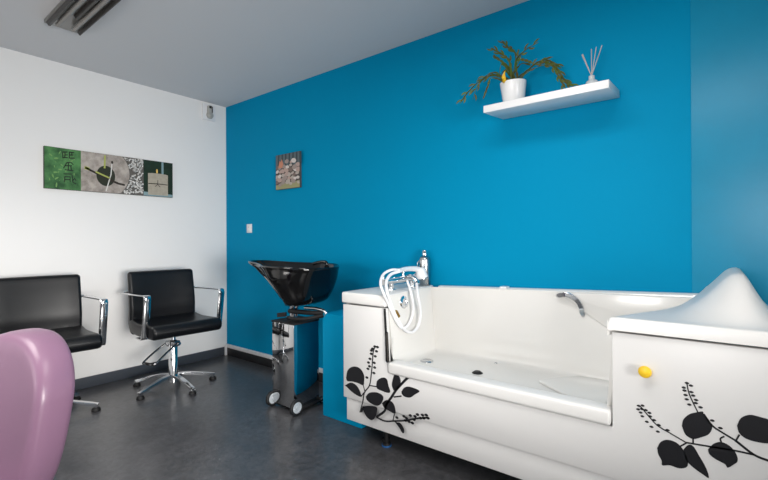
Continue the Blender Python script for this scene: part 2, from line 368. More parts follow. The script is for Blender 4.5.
ys = [YF-.004+(0-.002-YF+.004)*i/36 for i in range(37)]
for i, y in enumerate(ys):
    x0 = xb(y); row = [(x0-.014, y, deck_z(x0, y)-.07), (x0-.012, y, deck_z(x0, y)-.018), (x0-.006, y, deck_z(x0, y)-.004)]
    for k in range(41):
        x = x0+(TX1-x0)*(k/40); row.append((x, y, deck_z(x, y)))
    row.append((TX1, y, .80)); rows.append(row)
y0 = YF-.004
front = [[(x, y0-.004, z-.004) for x, _, z in rows[0]], [(x, y0-.008, z-.016) for x, _, z in rows[0]], [(x, y0-.008, .806) for x, _, z in rows[0]], [(x, y0+.05, .806) for x, _, z in rows[0]]]
front = front[::-1]
for r in front:
    for k in (0, 1, 2): r[k] = (r[k][0], r[k][1], min(r[k][2], r[3][2]) if k else r[3][2]-.0)
front[0] = [(x, y, .806) for x, y, z in front[0]]; front[1] = [(x, y, .806) for x, y, z in front[1]]
loft(bm, front+rows, False); tobj('head_deck', bm, M_deck, None, 50)
# interior shell
def outline(side_pts):  # closes a loop: left (front->back), back, right(back->front), front
    return side_pts
NL, NB, NR, NF = 10, 30, 12, 40
def lerp(a, b, t): return a+(b-a)*t
def ring(t):
    """t 0 floor .. 1 rim; returns loop"""
    P = []
    f = sstep(0, 1, t) if t < 0 else t
    xr0 = 3.43; yb = lerp(-.115, -.052, t); yf = lerp(-.565, -.59, min(1, t*3))
    zt = lambda z1: lerp(.455, z1, t)
    def left_x(y): return lerp(2.52, 2.445+.07*max(0, min(1, (-.05-y)/.54)), t)
    for i in range(NL): y = lerp(yf, yb, i/NL); P.append((left_x(y), y, zt(.846)))
    xl = left_x(yb)
    def right_x(y): return xb(y)-.012
    for i in range(NB): 
        xe = right_x(yb); x = lerp(xl, xe, i/NB); P.append((x, yb, zt(rim_z(x)-.008)))
    for i in range(NR):
        y = lerp(yb, yf, i/NR); x = right_x(y); P.append((x, y, zt(deck_z(xb(y), y)-.03)))
    xe = right_x(yf); xl = left_x(yf)
    for i in range(NF):
        x = lerp(xe, xl, i/NF); z = zt(.846)
        if 1 <= i and i < NF: z = min(z, .492)
        P.append((x, yf, z))
    return P
def inset(P, d, z):
    cx = sum(p[0] for p in P)/len(P); out = []
    x0 = min(p[0] for p in P); x1 = max(p[0] for p in P); y0 = min(p[1] for p in P); y1 = max(p[1] for p in P)
    return [(lerp(x0+d, x1-d, (p[0]-x0)/(x1-x0)), lerp(y0+d, y1-d, (p[1]-y0)/(y1-y0)), z) for p in P]
R0 = ring(0)
rings = [inset(R0, .06, .455), inset(R0, .03, .457), inset(R0, .012, .463), inset(R0, .003, .475)]
for k in range(1, 11): rings.append(ring(.06+.94*(k/10)))
bm = B(); Rv = loft(bm, rings, True); bm.faces.new(Rv[0]); tobj('basin', bm, M_acryl, None, 50)
# backrest panel on the back wall, its sloping edge runs down to the right
bm = B()
prism(bm, [(3.235, .868), (3.88, .885), (3.78, .72), (3.62, .62), (3.50, .695), (3.36, .785), (3.27, .846)], lambda u, v, w: (u, -.058-w-(.87-v)*.10, v), .014, .006); tobj('backrest', bm, M_acryl)
# grab handle
hd = catmull([(3.245, -.08, .850), (3.285, -.092, .861), (3.319, -.094, .853), (3.348, -.092, .830), (3.362, -.088, .799), (3.367, -.08, .762)], 5)
bm = B(); strap(bm, hd, .024, .022, (0, 1, 0)); bmesh.ops.bevel(bm, geom=list(bm.edges), offset=.003, segments=2, affect='EDGES')
cyl(bm, hd[0], (hd[0][0], -.06, hd[0][2]), .010, n=10); cyl(bm, hd[-1], (hd[-1][0], -.06, hd[-1][2]), .010, n=10); tobj('grab_handle', bm, M_chrome)
# door jamb seal
bm = B(); strap(bm, [(2.514, YF-.004, .782), (2.532, YF-.004, .50)], .008, .01, (1, 0, 0)); tobj('door_seal', bm, M_rubber)
bm = B(); prism(bm, [(2.519, .665), (2.537, .66), (2.545, .505), (2.523, .505)], lambda u, v, w: (u, YF-.010+w, v), .006, .001); tobj('hinge_plate', bm, M_rubber)
bm = B(); strap(bm, [(2.534, YF-.012, .655), (2.541, YF-.012, .508)], .005, .004, (1, 0, 0)); tobj('hinge_strip', bm, mat('grey_metal', '#77716b', .4, 1))
# overflow, drains, jets
bm = B(); lathe(bm, [(0, .006), (.016, .006), (.020, .010), (.034, .008), (.038, 0)], n=28, M=Matrix.Translation((2.499, -.43, .794)) @ Matrix.Rotation(PI/2-.2, 4, 'Y'))
ov = tobj('overflow', bm, M_chrome)
bm = B(); lathe(bm, [(0, .004), (.030, .006), (.036, .003), (.038, 0)], (2.60, -.345, .4555), 28); tobj('drain', bm, M_steel)
bm = B(); lathe(bm, [(0, .010), (.016, .010), (.020, .005), (.026, .003), (.028, 0)], (2.925, -.372, .4555), 28); tobj('plug', bm, M_rubber)
bm = B(); lathe(bm, [(0, .004), (.007, .003), (.008, 0)], (2.935, -.16, .459), 16); tobj('jet', bm, M_steel)
# moulded seat contour on the tub floor
bm = B(); prism(bm, [(3.22, -.33), (3.30, -.20), (3.36, -.14), (3.50, -.13), (3.58, -.30), (3.54, -.45), (3.40, -.46)], lambda u, v, w: (u, v, .452+w), .016, .010, 0, 4); tobj('seat_contour', bm, M_acryl)
# yellow push knob
bm = B(); lathe(bm, [(.014, 0), (.014, .012), (.019, .016), (.0215, .022), (.019, .029), (.010, .033), (0, .034)], n=28, M=Matrix.Translation((3.700, YF+.001, .672)) @ Matrix.Rotation(PI/2, 4, 'X'))
tobj('knob', bm, M_yellow)
# mixer tap on the left deck
bm = B(); DZ = .85
for yy in (-.41, -.19): cyl(bm, (2.395, yy, DZ-.002), (2.395, yy, DZ+.05), .015, n=18); cyl(bm, (2.395, yy, DZ), (2.395, yy, DZ+.008), .03, n=22)
cyl(bm, (2.395, -.46, DZ+.058), (2.395, -.15, DZ+.058), .021, n=22, bev=.004)
tube(bm, catmull([(2.395, -.27, DZ+.058), (2.43, -.27, DZ+.075), (2.47, -.27, DZ+.06), (2.49, -.27, DZ+.03)], 5), .014, 14)
tap = tobj('mixer_tap', bm, M_chrome)
for yy, s in ((-.46, -1), (-.15, 1)):
    bm = B(); cyl(bm, (2.395, yy, DZ+.058), (2.395, yy+s*.035, DZ+.058), .025, .022, 20, .004); tube(bm, [(2.395, yy+s*.02, DZ+.075), (2.40, yy+s*.025, DZ+.11)], .006, 8)
    tobj('tap_knob', bm, M_chrome, tap)
bm = B(); cyl(bm, (2.405, -.30, DZ+.075), (2.405, -.30, DZ+.125), .008, n=12); strap(bm, [(2.405, -.335, DZ+.12), (2.405, -.265, DZ+.12)], .03, .012, (1, 0, 0)); tobj('handset_cradle', bm, M_chrome, tap)
bm = B()
hp = [(2.45, -.41, .967), (2.43, -.33, .971), (2.418, -.25, .970), (2.418, -.19, .966), (2.42, -.16, .960), (2.425, -.135, .950)]
tube(bm, catmull(hp, 5), [.012+.008*(i/25) for i in range(26)], 14)
cyl(bm, (2.423, -.145, .968), (2.437, -.135, .905), .028, .038, 24, .004); hs = tobj('hand_shower', bm, M_hose)
bm = B(); cyl(bm, (2.437, -.135, .9055), (2.4378, -.1345, .901), .031, n=22); tobj('spray_face', bm, M_steel, hs)
hz = list(HOSE); hz[0] = (2.49, -.28, .885)
bm = B(); tube(bm, catmull(hz, 8), .0085, 10); tobj('shower_hose', bm, M_hose)
hz = list(HOSE2); hz[0] = (2.47, -.35, .905)
bm = B(); tube(bm, catmull(hz, 8), .0075, 10); tobj('shower_hose', bm, M_hose)
bm = B(); cyl(bm, (2.528, -.545, .757), (2.528, -.520, .727), .012, n=14); tobj('hose_ferrule', bm, M_brass)
# feet
for fxx, fy in ((2.415, -.49), (2.45, -.53), (3.95, -.52), (2.45, -.09), (4.25, -.52), (4.25, -.09)):
    bm = B(); cyl(bm, (fxx, fy, .001), (fxx, fy, .02), .026, .022, 18, .003); cyl(bm, (fxx, fy, .02), (fxx, fy, .118), .011, n=14); ft = tobj('foot', bm, M_rubber)
    if abs(fxx-2.45) < .001 and fy < -.4:
        bm = B(); cyl(bm, (fxx, fy, .001), (fxx, fy, .009), .0275, n=18); tobj('tape_band', bm, M_bluetape, ft)
# leaf decals (vinyl on the front panel and the skirt)
def decal(name, leaves, stems, buds, bud_r, sw):
    bm = B()
    def plate(pts):
        prism(bm, pts, lambda u, v, w: (u, YF-.0012+w, v), .0008)
    for l in leaves:
        c = catmull([(u, v, 0) for u, v in l+[l[0]]], 4)[:-1]; plate([(p.x, p.y) for p in c])
    for hw, pts in stems:
        c = catmull([(u, v, 0) for u, v in pts], 5); lft, rgt = [], []
        for i, p in enumerate(c):
            d = (c[min(i+1, len(c)-1)]-c[max(0, i-1)]).normalized(); s = Vector((-d.y, d.x, 0)); h = hw*sw
            lft.append(p+s*h); rgt.append(p-s*h)
        for i in range(len(c)-1):
            plate([(q.x, q.y) for q in (lft[i], lft[i+1], rgt[i+1], rgt[i])])
    for k, (u, v) in enumerate(buds):
        a = k*1.3; plate([(u+bud_r*math.cos(q*PI/4)*(1.0 if q % 4 else 1.25), v+bud_r*.75*math.sin(q*PI/4)) for q in range(8)])
    return tobj(name, bm, M_decal, None, 0)
decal('leaf_decal', LEAF_A, STEM_A, BUD_A, .0095, 2.1)
decal('leaf_decal', LEAF_B, STEM_B, BUD_B, .0056, 1.15)

# silver bottle on the back corner of the bath deck
bt = empty('dispenser_bottle', (2.40, -.048, .851)); tag(bt, 'tall silver metal bottle standing on the bath corner by the taps', 'bottle')
bm = B(); lathe(bm, [(0, 0), (.034, 0), (.037, .004), (.037, .165), (.034, .18), (.022, .19), (.014, .195), (.014, .20), (0, .20)], n=28); obj('body', bm, M_alu, bt)
bm = B(); lathe(bm, [(.016, .198), (.016, .222), (.013, .228), (0, .23)], n=20); obj('cap', bm, M_chrome, bt)
bm = B(); tube(bm, catmull([(-.034, .0, .165), (-.055, .0, .14), (-.053, .0, .09), (-.035, .0, .06)], 6), .005, 8); obj('hook', bm, M_chrome, bt)

# ------------------------------------------------------------------ wall shelf, plant, diffuser
TILT = math.atan2(.0242, .267)
bm = B(); prism(bm, [(-.001, 1.853), (-.268, 1.8288), (-.268, 1.8668), (-.001, 1.891)], lambda u, v, w: (2.918+w, u, v), .607, .002); tag(obj('wall_shelf', bm, M_pot), 'white floating shelf mounted high on the blue wall', 'shelf')
pl = empty('potted_plant', (3.027, -.112, 1.8825)); pl.rotation_euler = (TILT, 0, 0); tag(pl, 'trailing green houseplant in white pot on the wall shelf', 'plant')
bm = B(); lathe(bm, [(0, 0), (.052, 0), (.055, .004), (.0695, .124), (.070, .128), (.066, .128), (.062, .118), (0, .118)], n=36); obj('pot', bm, M_pot, pl)
bm = B(); lathe(bm, [(.0625, .116), (.04, .121), (0, .123)], n=24); obj('soil', bm, M_soil, pl)
po = Vector((3.013, -.1, 1.892))
for k, fr in enumerate(FROND):
    pts = [Vector(p)-po for p in fr]
    pts[0] = Vector((.03*math.cos(k*2.4), .03*math.sin(k*2.4), .118)); 
    c = catmull(pts, 12); n = len(c); bm = B()
    acc = 0; ws = []
    for i, p in enumerate(c):
        if i: acc += (p-c[i-1]).length
        ph = (acc/.030) % 1.0
        w = .004 if acc < .03 else .0055+.0115*abs(math.sin(PI*ph))**.7
        if i > n-4: w *= (n-1-i)/3*.9+.1
        ws.append(w)
    sd = Vector((.55, -.6, .58)) if k % 2 else Vector((.5, .75, .35))
    strap(bm, c, ws, .0022, sd); obj('frond', bm, M_leaf, pl, 60)
    if k in (0, 2, 5, 7, 8, 10, 4, 1):   # side leaves at the joints
        bm = B()
        for i in range(n//3, n-2, 4):
            d = (c[i+1]-c[i]).normalized(); s = d.cross(Vector((.6, -.75, .2))).normalized()*(1 if (i//4) % 2 else -1)
            q = [c[i], c[i]+d*.010+s*.010, c[i]+d*.024+s*.017, c[i]+d*.036+s*.018]
            strap(bm, q, [.004, .010, .010, .002], .0018, s.cross(d).cross(s+d))
        obj('side_leaf', bm, M_leaf, pl, 60)
bm = B(); c = catmull([(-.02, -.062, .118), (-.022, -.075, .135), (-.02, -.08, .155), (-.012, -.076, .178)], 5); strap(bm, c, [.012, .016, .019, .021, .022, .022, .022, .021, .020, .018, .016, .014, .011, .008, .005, .002], .002, (1, .1, .2)); obj('yellow_leaf', bm, M_yleaf, pl)
df = empty('reed_diffuser', (3.425, -.125, 1.8812)); df.rotation_euler = (TILT, 0, 0); tag(df, 'small reed diffuser with grey sticks on right end of wall shelf', 'diffuser')
bm = B(); t = bmesh.new(); lathe(t, [(0, 0), (.026, 0), (.028, .003), (.028, .034), (.024, .041), (.015, .046), (.0135, .05), (.0135, .066), (.011, .066), (.011, .05), (0, .046)], n=4 * 8); merge(bm, t); obj('glass_bottle', bm, M_frost, df)
for dx, dy, h in ((-.045, .0, .178), (-.034, -.03, .172), (-.002, .02, .20), (.030, -.02, .192), (.044, .03, .198), (.055, -.01, .196)):
    bm = B(); tube(bm, [(-dx*.12, -dy*.12, .05), (dx*.93, dy, h)], .0021, 6); obj('reed', bm, M_reed, df)

# ------------------------------------------------------------------ pictures, switch, sensor, ceiling light
def emboss(bm, pts, fr, lay, mi):
    prism(bm, pts, fr, .0004*lay+.0004, 0, mi)
def ell(cx, cy, a, b, rot=0, n=14, jit=0):
    return [(cx+(a*math.cos(q)*math.cos(rot)-b*math.sin(q)*math.sin(rot))*(1+jit*random.uniform(-1, 1)), cy+(a*math.cos(q)*math.sin(rot)+b*math.sin(q)*math.cos(rot))*(1+jit*random.uniform(-1, 1))) for q in [2*PI*i/n for i in range(n)]]
def clip(pts, u0, u1, v0, v1): return [(min(max(u, u0), u1), min(max(v, v0), v1)) for u, v in pts]
# panoramic canvas on the white wall: u runs from its left end (y=-1.484) to the right
PW, PH = .934, .311
pc = empty('canvas_print', (0, -1.017, 1.697)); tag(pc, 'long panoramic four-scene spa canvas hanging on the white wall', 'picture')
bm = B(); box(bm, (.001, -PW/2, -PH/2), (.028, PW/2, PH/2), .002); obj('canvas', bm, mat('canvas_side', '#3a3f38', .8), pc)
UM = [(0, 0), (.2746, .228), (.385, .332), (.541, .466), (.63, .574), (.7313, .685), (.768, .721), (.912, .89), (.934, .934)]
def um(u):
    for (a, x), (c, y) in zip(UM, UM[1:]):
        if u <= c: return x+(y-x)*(u-a)/(c-a)
    return .934
fr = lambda u, v, w: (.028+w, -PW/2+um(u), -PH/2+v)
mg = mat('print_green', '#538a50', .7, var=.6, vscale=11, var_col='#24502c'); mg2 = mat('print_light_green', '#6f9a58', .7); mk = mat('print_ink', '#17251a', .7)
ms = mat('print_stone', '#b8afa7', .75, var=.3, vscale=14, var_col='#857c75'); mh = mat('print_hole', '#252a1c', .7); mb = mat('print_bamboo', '#a9b05c', .7)
mp = mat('print_pebble', '#d6d4d0', .75); mpd = mat('print_pebble_gap', '#5d5a56', .75); mtw = mat('print_twig', '#2a211b', .7)
mdg = mat('print_dark_green', '#13301f', .7, var=.5, vscale=12); mc = mat('print_candle', '#b3aa9a', .75, var=.2, vscale=30); mfl = mat('print_flame', '#f0c66a', .7); mbl = mat('print_pale_blue', '#7f9aa0', .7)
mats = [mg, mg2, mk, ms, mh, mb, mp, mpd, mtw, mdg, mc, mfl, mbl]
bm = B(); e = .0015
u1, u2, u3 = .294*PW, .667*PW, .783*PW
emboss(bm, [(e, e), (u1, e), (u1, PH-e), (e, PH-e)], fr, 0, 0)
emboss(bm, [(u1, e), (u3, e), (u3, PH-e), (u1, PH-e)], fr, 0, 7)
emboss(bm, [(u3, e), (PW-e, e), (PW-e, PH-e), (u3, PH-e)], fr, 0, 9)
random.seed(3)
for k in range(26):   # light flecks in the green
    cx, cy = random.uniform(.02, u1-.03), random.uniform(.02, PH-.02); a = random.uniform(.004, .02)
    emboss(bm, clip(ell(cx, cy, a, a*.35, random.uniform(0, 3), 10, .2), e, u1, e, PH-e), fr, 1, 1)
def stroke(pts, w, mi, lay=2):
    c = [Vector((u, v, 0)) for u, v in pts]; L_, R_ = [], []
    for i, p in enumerate(c):
        d = (c[min(i+1, len(c)-1)]-c[max(0, i-1)]).normalized(); s = Vector((-d.y, d.x, 0))*w/2
        L_.append((p.x+s.x, p.y+s.y)); R_.append((p.x-s.x, p.y-s.y))
    emboss(bm, L_+R_[::-1], fr, lay, mi)
gx = .165*PW/1.0
for pts in ([(.135, .285), (.135, .235)], [(.135, .282), (.170, .286)], [(.150, .262), (.172, .264)], [(.152, .284), (.150, .238)], [(.135, .240), (.172, .244)], [(.186, .290), (.184, .238)], [(.186, .288), (.222, .288)], [(.188, .266), (.216, .268)], [(.188, .242), (.226, .246)], [(.204, .288), (.204, .266)],
            [(.165, .205), (.140, .160)], [(.165, .205), (.195, .212), (.215, .195)], [(.150, .180), (.205, .186)], [(.178, .205), (.176, .145)], [(.195, .185), (.200, .150)], [(.150, .150), (.215, .148)],
            [(.140, .118), (.205, .122)], [(.150, .100), (.146, .055)], [(.150, .098), (.190, .100), (.190, .060)], [(.146, .075), (.190, .078)], [(.205, .115), (.212, .060), (.235, .050)], [(.222, .095), (.236, .075)], [(.205, .070), (.222, .085)]):
    stroke(pts, .008, 2)
# stone basin disc, with its round edge towards the pebbles
disc = [(u1, e), (u1, PH-e)] + [(.455+.0, PH-e)]
arc = [(.375+.255*math.cos(q), .165+.255*math.sin(q)) for q in [1.2-2.35*i/24 for i in range(25)]]
emboss(bm, clip([(u1, PH-e)] + arc + [(u1, e)], u1, u3, e, PH-e), fr, 1, 3)
emboss(bm, ell(.463, .135, .078, .082, 0, 28), fr, 2, 4)
stroke([(.305, .185), (.37, .155), (.47, .115), (.56, .082), (.60, .075)], .016, 8, 3)
stroke([(.30, .185), (.335, .175)], .024, 5, 3); stroke([(.38, .160), (.50, .118)], .012, 5, 4)
stroke([(.455, .300), (.452, .195)], .014, 5, 4); stroke([(.515, .255), (.505, .15), (.463, .012)], .009, 6, 4); emboss(bm, ell(.515, .250, .009, .013, 0, 10), fr, 5, 8)
for k in range(330):
    cx, cy = random.uniform(.5, u3-.006), random.uniform(.006, PH-.006)
    if (cx-.375)**2+(cy-.165)**2 < .262**2: continue
    emboss(bm, clip(ell(cx, cy, random.uniform(.006, .011), random.uniform(.004, .006), random.uniform(-.3, 1.5), 9, .1), u1, u3, e, PH-e), fr, 1+k % 2, 6)
emboss(bm, [(u3, e), (PW-e, e), (PW-e, .025), (u3, .035)], fr, 1, 12); emboss(bm, [(.865, .2), (.88, .2), (.88, PH-e), (.865, PH-e)], fr, 1, 12)
emboss(bm, [(.768, .012), (.912, .012), (.912, .195), (.768, .195)], fr, 2, 10)
emboss(bm, ell(.84, .196, .071, .007, 0, 20), fr, 3, 10)
emboss(bm, ell(.832, .222, .006, .02, 0, 12), fr, 3, 11)
stroke([(.770, .108), (.835, .112), (.910, .110)], .007, 8, 3); stroke([(.838, .145), (.836, .108), (.855, .085)], .004, 8, 4); stroke([(.836, .108), (.818, .085)], .004, 8, 4)
obj('print', bm, mats, pc, 0)
# small pebble canvas on the blue wall
QW, QH = .318, .305
pq = empty('canvas_print', (.985, 0, 1.75)); tag(pq, 'small square canvas of piled pebbles hanging on the blue wall', 'picture')
bm = B(); box(bm, (-QW/2, -.022, -QH/2), (QW/2, -.001, QH/2), .002); obj('canvas', bm, mat('canvas_edge', '#4a4a4c', .8), pq)
fr = lambda u, v, w: (-QW/2+u, -.022-w, -QH/2+v)
cols = ['#5d6a70', '#37434a', '#b9aea5', '#a0928c', '#7a6a64', '#d8d0cb', '#c98a70', '#b9a198', '#4a4340', '#9c9a72']
mats = [mat('pebble_print', c, .75) for c in cols]
bm = B(); emboss(bm, [(e, e), (QW-e, e), (QW-e, QH-e), (e, QH-e)], fr, 0, 8)
emboss(bm, [(e, .2), (QW-e, .2), (QW-e, QH-e), (e, QH-e)], fr, 1, 0)
for k in range(7): u = .03+k*.048; emboss(bm, [(u, .2), (u+.018, .2), (u+.022, QH-e), (u+.004, QH-e)], fr, 2, 1)
emboss(bm, [(e, e), (QW-e, e), (QW-e, .06), (e, .04)], fr, 1, 9)
random.seed(12); lay = 2
for row, (v, n) in enumerate(((.225, 4), (.19, 7), (.155, 8), (.12, 8), (.085, 8), (.05, 7))):
    for k in range(n):
        u = (k+.5+random.uniform(-.3, .3))/n*QW*.98
        if row == 0: u = .05+u*.75
        a = random.uniform(.02, .033); emboss(bm, clip(ell(u, v+random.uniform(-.012, .012), a, a*random.uniform(.5, .7), random.uniform(-.4, .4), 14), e, QW-e, e, QH-e), fr, lay+row % 2+2*(k % 2), random.choice([2, 2, 5, 3, 5, 4, 3, 2, 7]))
emboss(bm, [(.04, .19), (.09, .185), (.105, .22), (.085, .262), (.07, .235), (.055, .25)], fr, 8, 6)
obj('print', bm, mats, pq, 0)
# switch
sw = empty('light_switch', (.400, 0, 1.266)); tag(sw, 'small white light switch plate on blue wall near the corner', 'switch')
bm = B(); box(bm, (-.04, -.009, -.042), (.04, -.001, .042), .003); obj('plate', bm, M_trim, sw)
bm = B(); box(bm, (-.02, -.0125, -.024), (.02, -.008, .024), .002); obj('rocker', bm, M_pot, sw)
bm = B(); cyl(bm, (0, -.0123, .012), (0, -.0135, .012), .0035, n=10); obj('indicator', bm, mat('red_dot', '#b5584a', .5), sw)
# wall sensor in the top corner of the white wall
se = empty('wall_sensor', (0, -.19, 2.402)); tag(se, 'white square wall plate with grey sensor near the ceiling corner', 'sensor')
bm = B(); box(bm, (.001, -.065, -.077), (.020, .065, .077), .003); obj('plate', bm, M_trim, se)
bm = B(); lathe(bm, [(0, .028), (.020, .028), (.030, .02), (.036, 0)], n=24, M=Matrix.Translation((.018, .004, -.03)) @ Matrix.Rotation(PI/2, 4, 'Y')); box(bm, (.018, -.026, -.02), (.052, .022, .06), .010, 3); obj('housing', bm, mat('grey_plastic', '#a9a9a5', .4), se)
bm = B(); box(bm, (.0525, .008, -.008), (.0535, .018, .05), 0); box(bm, (.046, -.018, .03), (.0532, .006, .055), .002); obj('lens', bm, M_dark, se)
# ceiling luminaire
cl = empty('ceiling_light', (1.55, -1.55, 2.5)); tag(cl, 'unlit twin-tube fluorescent ceiling light at top left', 'ceiling light')
bm = B(); box(bm, (-.86, -.09, -.022), (.7, .09, -.001), .003); obj('housing', bm, M_lum, cl)
for yy, w in ((-.078, .012), (.078, .006), (.0, .014)):
    bm = B(); s0 = .22 if yy == 0 else 0
    prism(bm, [(-.84+s0, -.022), (.68, -.022), (.68, -.055), (-.80+s0, -.055)], lambda u, v, ww, yy=yy, w=w: (u, yy-w/2+ww, v), w, .001); obj('louvre_rail', bm, M_lumd, cl)
for yy in (-.04, .04):
    bm = B(); cyl(bm, (-.76, yy, -.040), (.66, yy, -.040), .013, n=16); cyl(bm, (-.78, yy, -.040), (-.76, yy, -.040), .014, n=16); obj('tube', bm, M_tubeoff, cl)

# ------------------------------------------------------------------ salon chairs
def salon_chair(loc, rz, label, pump=0.0, base_rot=0.0, group='black leather salon chairs'):
    t = empty('salon_chair', loc, rz); tag(t, label, 'chair', group)
    W2 = .2525
    # backrest: side profile swept across the width, slightly curved
    def cushion(name, prof, hw, rnd, curve):
        bm = B(); xs = [(-hw+rnd*(1-math.cos(a)), math.sin(a)) for a in [PI/2*i/5 for i in range(6)]]
        st = [(-hw+rnd*(1-math.sin(PI/2-PI/2*i/5)) if False else -hw+rnd*(1-math.cos(PI/2*i/5)), rnd*(1-math.sin(PI/2*i/5))) for i in range(6)]
        st = st + [(y, 0) for y in [-hw*.6, -hw*.3, 0, hw*.3, hw*.6]] + [(-y, s) for y, s in st[::-1]]
        n = len(prof); cx = sum(p[0] for p in prof)/n; cz = sum(p[1] for p in prof)/n
        nor = []
        for i, p in enumerate(prof):
            d = Vector((prof[(i+1) % n][0]-prof[i-1][0], prof[(i+1) % n][1]-prof[i-1][1])).normalized(); nor.append((-d.y, d.x))
        ar = sum(prof[i][0]*prof[(i+1) % n][1]-prof[(i+1) % n][0]*prof[i][1] for i in range(n)); sg = 1 if ar > 0 else -1
        rg = []
        for y, s in st:
            rg.append([(p[0]+nn[0]*s*sg+curve*(y/hw)**2, y, p[1]+nn[1]*s*sg) for p, nn in zip(prof, nor)])
        loft(bm, rg, True, True); return obj(name, bm, M_leather, t, 60)
    def rprof(pts, th):   # centre line -> rounded closed profile
        c = catmull([(x, z, 0) for x, z in pts], 6); a, b = [], []
        for i, p in enumerate(c):
            d = (c[min(i+1, len(c)-1)]-c[max(0, i-1)]).normalized(); s = Vector((-d.y, d.x, 0)); h = th(i/(len(c)-1))/2
            a.append(p+s*h); b.append(p-s*h)
        d0 = (c[0]-c[1]).normalized(); d1 = (c[-1]-c[-2]).normalized()
        def cap(p, q, d, h): 
            m = (p+q)/2; r = (p-q)*.5; return [m+r*math.cos(x)+d*h*math.sin(x) for x in [PI*i/6 for i in range(1, 6)]]
        h0 = th(0)/2; h1 = th(1)/2
        loop = a + cap(a[-1], b[-1], d1, h1) + b[::-1] + cap(b[0], a[0], d0, h0)
        return [(p.x, p.y) for p in loop]
    cushion('backrest', rprof([(-.17, .468), (-.205, .52), (-.20, .63), (-.215, .76), (-.235, .882)], lambda s: .085-.03*s), W2, .022, .018)
    cushion('seat', rprof([(-.15, .494), (-.04, .482), (.10, .484), (.255, .492)], lambda s: .10), W2+.003, .02, 0)
    for s in (-1, 1):
        y = s*(W2+.024)
        c = [(-.245, y, .743), (-.1, y, .750), (.215, y, .760), (.240, y, .757), (.248, y, .738), (.225, y, .60), (.198, y, .462), (.188, y, .448), (.16, y, .443), (.08, y, .443)]
        bm = B(); strap(bm, c, .046, .009, (0, 1, 0)); bmesh.ops.bevel(bm, geom=list(bm.edges), offset=.0015, segments=1, affect='EDGES')
        arm = obj('armrest', bm, M_chrome, t, 50)
        bm = B(); cyl(bm, (-.235, y, .745), (-.235, s*(W2-.01), .745), .012, n=14); obj('bracket', bm, M_chrome, arm)
        bm = B(); cyl(bm, (.12, y, .448), (.12, s*(W2-.06), .448), .012, n=12); obj('bracket', bm, M_chrome, arm)
    bm = B(); box(bm, (-.1, -.1, .425), (.12, .1, .442), .004); cyl(bm, (0, 0, .385), (0, 0, .43), .018, n=18); obj('seat_plate', bm, M_rubber, t)
    bm = B(); lathe(bm, [(0, .035), (.036, .035), (.036, .08), (.033, .09), (.033, .355), (.028, .365), (.018, .367), (.018, .39), (0, .39)], n=28); obj('pump_column', bm, M_chrome, t)
    # foot pump: collar with a U-shaped bar
    ca = pump; R = Matrix.Rotation(ca, 3, 'Z')
    bm = B(); box(bm, (-.03, -.045, .318), (.03, .045, .362), .006); cyl(bm, (0, -.07, .343), (0, .07, .343), .012, n=14)
    pc_ = obj('pump_collar', bm, M_steel, t); pc_.rotation_euler = (0, 0, ca)
    bm = B(); tube(bm, catmull([(.01, -.052, .343), (.11, -.058, .30), (.21, -.062, .245), (.225, -.045, .237), (.226, 0, .236), (.225, .045, .237), (.21, .062, .245), (.11, .058, .30), (.01, .052, .343)], 6), .0075, 10)
    fp = obj('foot_bar', bm, M_steel, t); fp.rotation_euler = (0, 0, ca)
    bm = B(); tube(bm, [(.222, -.055, .237), (.224, 0, .236), (.222, .055, .237)], .0105, 10); o = obj('bar_grip', bm, M_rubber, fp)
    for k in range(5):
        a = base_rot+2*PI*k/5
        bm = B(); c = catmull([(.02, 0, .088), (.10, 0, .086), (.2, 0, .066), (.285, 0, .046), (.308, 0, .040)], 4)
        n = len(c); strap(bm, c, [.045-.017*i/(n-1) for i in range(n)], .022, (0, 1, 0)); bmesh.ops.bevel(bm, geom=list(bm.edges), offset=.004, segments=2, affect='EDGES')
        cyl(bm, (.295, 0, .02), (.295, 0, .045), .009, n=12)
        lg = obj('leg', bm, M_chrome, t, 45); lg.rotation_euler = (0, 0, a)
        bm = B(); lathe(bm, [(0, 0), (.026, 0), (.028, .006), (.022, .022), (.010, .026), (0, .026)], (.295, 0, .0005), 18); obj('glide', bm, M_rubber, lg)
    return t
salon_chair((.515, -.785, 0), math.radians(-3), 'black leather salon chair with chrome arms, near the blue corner', pump=math.radians(-70), base_rot=math.radians(3))
salon_chair((.425, -1.585, 0), math.radians(-3), 'black leather salon chair at left edge, behind the mauve chair', pump=math.radians(-100), base_rot=math.radians(59))

